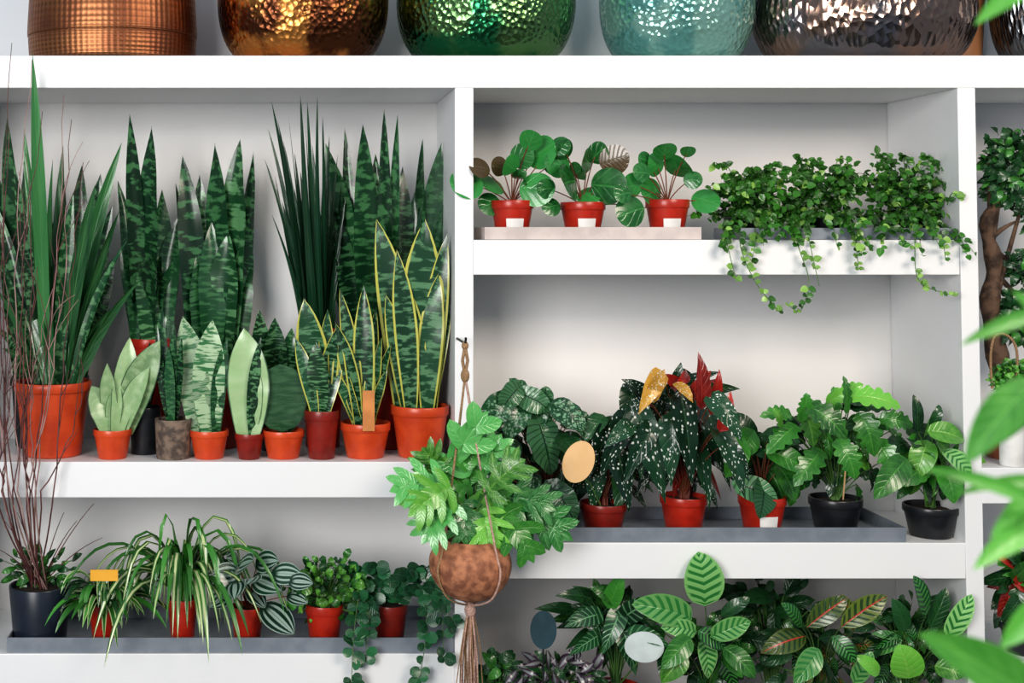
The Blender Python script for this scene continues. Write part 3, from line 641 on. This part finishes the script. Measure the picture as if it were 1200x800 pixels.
# ================= BOTTOM RIGHT =================
SY5=870
def low(name,cx,w,yt,m=POT_R,d=.11): return potted(name,cx,w,yt,SY5,m,d=d)
e,cr,mb,dd=low('small_fittonia',585,46,812); cloud(mb,cr,584,790,26,26,dd,.04,30,24,14,[G['dark'],G['sveins'],G['mid']],pr_ovate); mb.build('leaves',e)
e,cr,mb,dd=low('purple_tradescantia',655,60,818,BLACK,.09); cloud(mb,cr,655,792,56,26,dd-.02,.07,70,24,10,[G['purple'],G['dark'],G['purple']],pr_lance,down=.2,jit=.8); mb.build('leaves',e)
mb=MB(); c=P(637,738,.0)
def disc(mb,c,rx,rz,m,rot=0.):
    q=Matrix.Rotation(rot,3,'Y')
    mb.grid([[c+q@Vector((r*rx*math.cos(2*math.pi*j/32),y_,r*rz*math.sin(2*math.pi*j/32))) for j in range(32)] for r,y_ in((.001,0),(1,0),(1,.002),(.001,.002))],lambda i,j:(0,0),m,.5,True)
disc(mb,c,.031,.045,TAGD); mb.box(c.x-.002,c.x+.002,c.y+.003,c.y+.005,c.z-.17,c.z-.02,BLACK); mb.build('round_plant_tag',e,sharp=30)
e,cr,mb,dd=low('arrowhead_alocasia',722,60,803)
lst(mb,cr,[(735,720,770,700,26,'sveins'),(720,700,690,688,22,'mid'),(700,720,661,735,22,'sveins'),(730,740,745,792,26,'sveins'),(715,705,730,670,22,'mid'),(700,745,666,768,20,'sveins'),(745,740,787,760,22,'sveins'),(725,720,705,768,24,'sveins'),(690,700,650,698,18,'dark')],.03,pr_wing,lobe=.5,na=6,seg=12)
cloud(mb,cr,718,728,64,46,.12,.07,34,42,17,[G['dark'],G['sveins'],G['dark'],G['mid']],pr_wing,lobe=.4,ej=.3,yw=1.1); mb.build('leaves',e)
mb=MB(); c=P(755,758,-.03); disc(mb,c,.046,.036,TAGW,.1); mb.tube([c+Vector((0,.004,-.02)),cr],.002,.002,STEM,6); mb.build('round_plant_tag',e,sharp=30)
e,cr,mb,dd=low('patterned_calathea',828,64,812)
lst(mb,cr,[(826,706,818,646,46,'rattle'),(808,724,740,708,36,'rattle'),(815,740,774,735,22,'rattle'),(835,745,880,728,26,'rattle'),(820,740,850,760,24,'calad'),(825,752,830,795,28,'rattle'),(808,748,775,784,26,'mid'),(850,760,885,795,26,'mid'),(800,765,775,800,28,'bright'),(846,720,879,700,16,'dark')],-.01,pr_ovate,na=6,seg=12,lobe=.1)
cloud(mb,cr,832,765,62,42,.10,.07,38,34,20,[G['mid'],G['dark'],G['calad'],G['dark']],pr_ovate,yw=1.1,ej=.3); mb.build('leaves',e)
e,cr,mb,dd=low('dark_philodendron',905,60,815,BLACK,.2)
cloud(mb,cr,900,725,64,50,.20,.07,54,42,19,[G['dark'],G['dark'],G['dark'],G['mid']],pr_lance,yw=1.1,ej=.3); mb.build('leaves',e)
e,cr,mb,dd=low('prayer_plant',960,66,812)
lst(mb,cr,[(945,745,891,765,28,'maranta'),(945,735,994,700,26,'maranta'),(985,735,1040,698,28,'maranta'),(960,760,930,802,28,'rattle'),(975,745,1002,777,22,'calad'),(940,735,915,706,20,'calad'),(1000,740,985,696,18,'maranta')],.0,pr_lance,na=6,seg=12)
cloud(mb,cr,960,765,66,44,.10,.07,48,36,14,[G['calad'],G['maranta'],G['dark'],G['dark'],G['dark']],pr_lance,yw=1.1,ej=.3); mb.build('leaves',e)
e,cr,mb,dd=low('striped_calathea',1062,70,815)
lst(mb,cr,[(1065,795,1052,755,38,'bright'),(1085,722,1070,674,24,'calad'),(1110,747,1139,696,24,'rattle'),(1060,740,1045,701,20,'dark'),(1000,800,1022,763,20,'rattle'),(1030,790,1001,768,18,'bright'),(1095,780,1130,792,24,'bright'),(1090,735,1109,688,20,'dark')],.0,pr_ovate,na=6,seg=12)
cloud(mb,cr,1068,752,68,54,.10,.08,84,38,13,[G['calad'],G['dark'],G['mid'],G['rattle'],G['dark']],pr_lance,yw=1.1,ej=.25); mb.build('leaves',e)

# ================= FAR RIGHT BAY =================
SY6=548
c=P(1192,548,.14); c.z=ZW(SY6)+.0006; e=empty('bonsai_fig_tree',c)
pot(e,c,.05,.085,simple('terracotta_bowl',(.30,.10,.045),(.22,.07,.035),.5),rb=.07,name='bowl')
mb=MB()
tr=[Vector((c.x,c.y,c.z+.04)),P(1195,490,.14),P(1172,430,.13),P(1160,360,.12),P(1165,310,.12),P(1156,265,.12),P(1170,235,.13)]
full=[]
for j in range(len(tr)-1):
    p0=tr[max(j-1,0)];p1=tr[j];p2=tr[j+1];p3=tr[min(j+2,len(tr)-1)]
    for q in range(5):
        t=q/5; full.append(.5*((2*p1)+(p2-p0)*t+(2*p0-5*p1+4*p2-p3)*t*t+(-p0+3*p1-3*p2+p3)*t**3))
mb.tube(full,.028,.014,BARK,12,rf=lambda f:1+.18*math.sin(f*37))
for tx,ty in[(1190,260),(1158,190),(1180,180),(1205,215),(1195,320),(1175,370),(1210,370)]:
    b0=full[min(len(full)-1,14+int(R()*12))]; mb.tube(bez(b0,b0.lerp(P(tx,ty,.12),.5)+Vector((0,0,.01)),P(tx,ty,.12),6),.008,.003,BARK,7)
mb.build('trunk',e)
mb=MB()
for cx,cy,rx,ry,n in[(1184,200,36,46,280),(1200,312,26,20,70),(1196,372,34,32,180),(1220,250,26,40,90)]:
    cloud(mb,None,cx,cy,rx,ry,.13,.07,n,17,10,[G['dark'],G['mid'],G['dark'],G['dark']],pr_ovate,stems=False,na=2,seg=4,down=.2,jit=1.,ej=.2)
mb.build('foliage',e)
c=P(1186,495,.03); c.z=ZW(SY6)+.0006
e=empty('potted_moss_plant',c); pot(e,c,P(0,462,.03).z-c.z,.030,LABEL,rim=False,rb=.026); mb=MB(); cr=c+Vector((0,0,P(0,462,.03).z-c.z))
cloud(mb,cr,1186,443,26,20,.03,.03,240,9,6,[G['bright'],G['mid']],pr_ovate,stems=False,na=2,seg=4,jit=1.); 
mb.tube(bez(P(1163,455,.02),P(1155,380,.0),P(1178,392,.0),12),.003,.003,ROPE,6); mb.tube(bez(P(1178,392,.0),P(1200,400,.0),P(1188,455,.02),12),.003,.003,ROPE,6)
mb.build('leaves',e)
e,cr,mb,dd=potted('red_leaf_plant',1202,56,730,775,BLACK)
cloud(mb,cr,1200,690,36,50,dd,.05,50,40,20,[G['dark'],G['mid'],G['dark'],G['dark'],G['redl']],pr_ovate); mb.build('leaves',e)

# ================= FOREGROUND PALM (right, near camera) =================
fd=-1.35
c=P(1560,276,fd); c.z=.0005; e=empty('potted_palm',c); pot(e,c,.42,.20,CONC,rb=.16)
mb=MB(); cr=c+Vector((0,0,.40))
F=[(1125,405,1225,365,20),(1130,545,1195,440,46),(1172,520,1215,430,34),(1075,548,1225,606,18),(1140,668,1215,590,32),(1075,742,1225,840,58),(1142,30,1215,-30,28),(1160,630,1225,560,24),(1118,580,1225,566,16),(1172,760,1225,700,36),(1185,340,1235,420,22)]
for i,(tx,ty,bx,by,w) in enumerate(F):
    d1=fd+U(-.08,.08); d0=fd+U(-.05,.05)
    bp=P(bx+25,by+U(-5,15),d0); tp=P(tx,ty,d1)
    mid=(bp+tp)/2+Vector((0,0,.02))
    leaf(mb,bez(bp,mid,tp,14),w*S*.56,pr_lance,NV(U(-.5,.2),.3),G['fore'],fold=.3,na=4)
    q=P(1340+i*8,by+40,fd); mb.tube(bez(bp,q,cr,14),.003,.007,STEM,7)
for i in range(14):
    a=U(-.9,1.6)
    arc(mb,cr,a,U(.5,1.0),U(.7,1.3),U(.8,1.6),.05,G['fore'],prof=pr_lance)
mb.build('fronds',e)

# ---------------- light, world, camera ----------------
w=bpy.data.worlds.new('World'); sc.world=w; w.use_nodes=True; nt=w.node_tree; bg=nt.nodes['Background']
tc=nt.nodes.new('ShaderNodeTexCoord'); sp=nt.nodes.new('ShaderNodeSeparateXYZ'); nt.links.new(tc.outputs['Generated'],sp.inputs[0])
cr_=nt.nodes.new('ShaderNodeValToRGB'); nt.links.new(sp.outputs[2],cr_.inputs[0])
cr_.color_ramp.elements[0].position=0.; cr_.color_ramp.elements[0].color=(.48,.55,.66,1)
cr_.color_ramp.elements[1].position=.7; cr_.color_ramp.elements[1].color=(.75,.88,1.0,1)
nt.links.new(cr_.outputs[0],bg.inputs[0]); bg.inputs[1].default_value=.46
def area(name,loc,tgt,sx,sy,e,col):
    l=bpy.data.lights.new(name,'AREA'); l.shape='RECTANGLE'; l.size=sx; l.size_y=sy; l.energy=e; l.color=col
    o=bpy.data.objects.new(name,l); o.location=loc; o.rotation_euler=(Vector(tgt)-Vector(loc)).to_track_quat('-Z','Y').to_euler(); sc.collection.objects.link(o)
area('window_light',(-2.4,-4.2,2.2),(.1,0,1.4),1.8,1.8,140,(1.,.97,.94))
area('added_warm_light',(1.2,-2.5,2.8),(.6,0,1.5),1.2,.8,46,(1.,.87,.74))  # added lamp without a known fixture, warms the right bay's back panel
cam=bpy.data.cameras.new('camera'); co=bpy.data.objects.new('camera',cam); sc.collection.objects.link(co)
co.location=(CX,-CD,CZ); co.rotation_euler=(math.pi/2,0,0)
cam.sensor_width=36; cam.lens=45; cam.shift_x=.225; cam.shift_y=-(400-276)/1200
cam.dof.use_dof=True; cam.dof.focus_distance=3.03; cam.dof.aperture_fstop=2.0
sc.camera=co
sc.view_settings.view_transform='Standard'
try: sc.view_settings.look='Medium High Contrast'
except Exception: pass
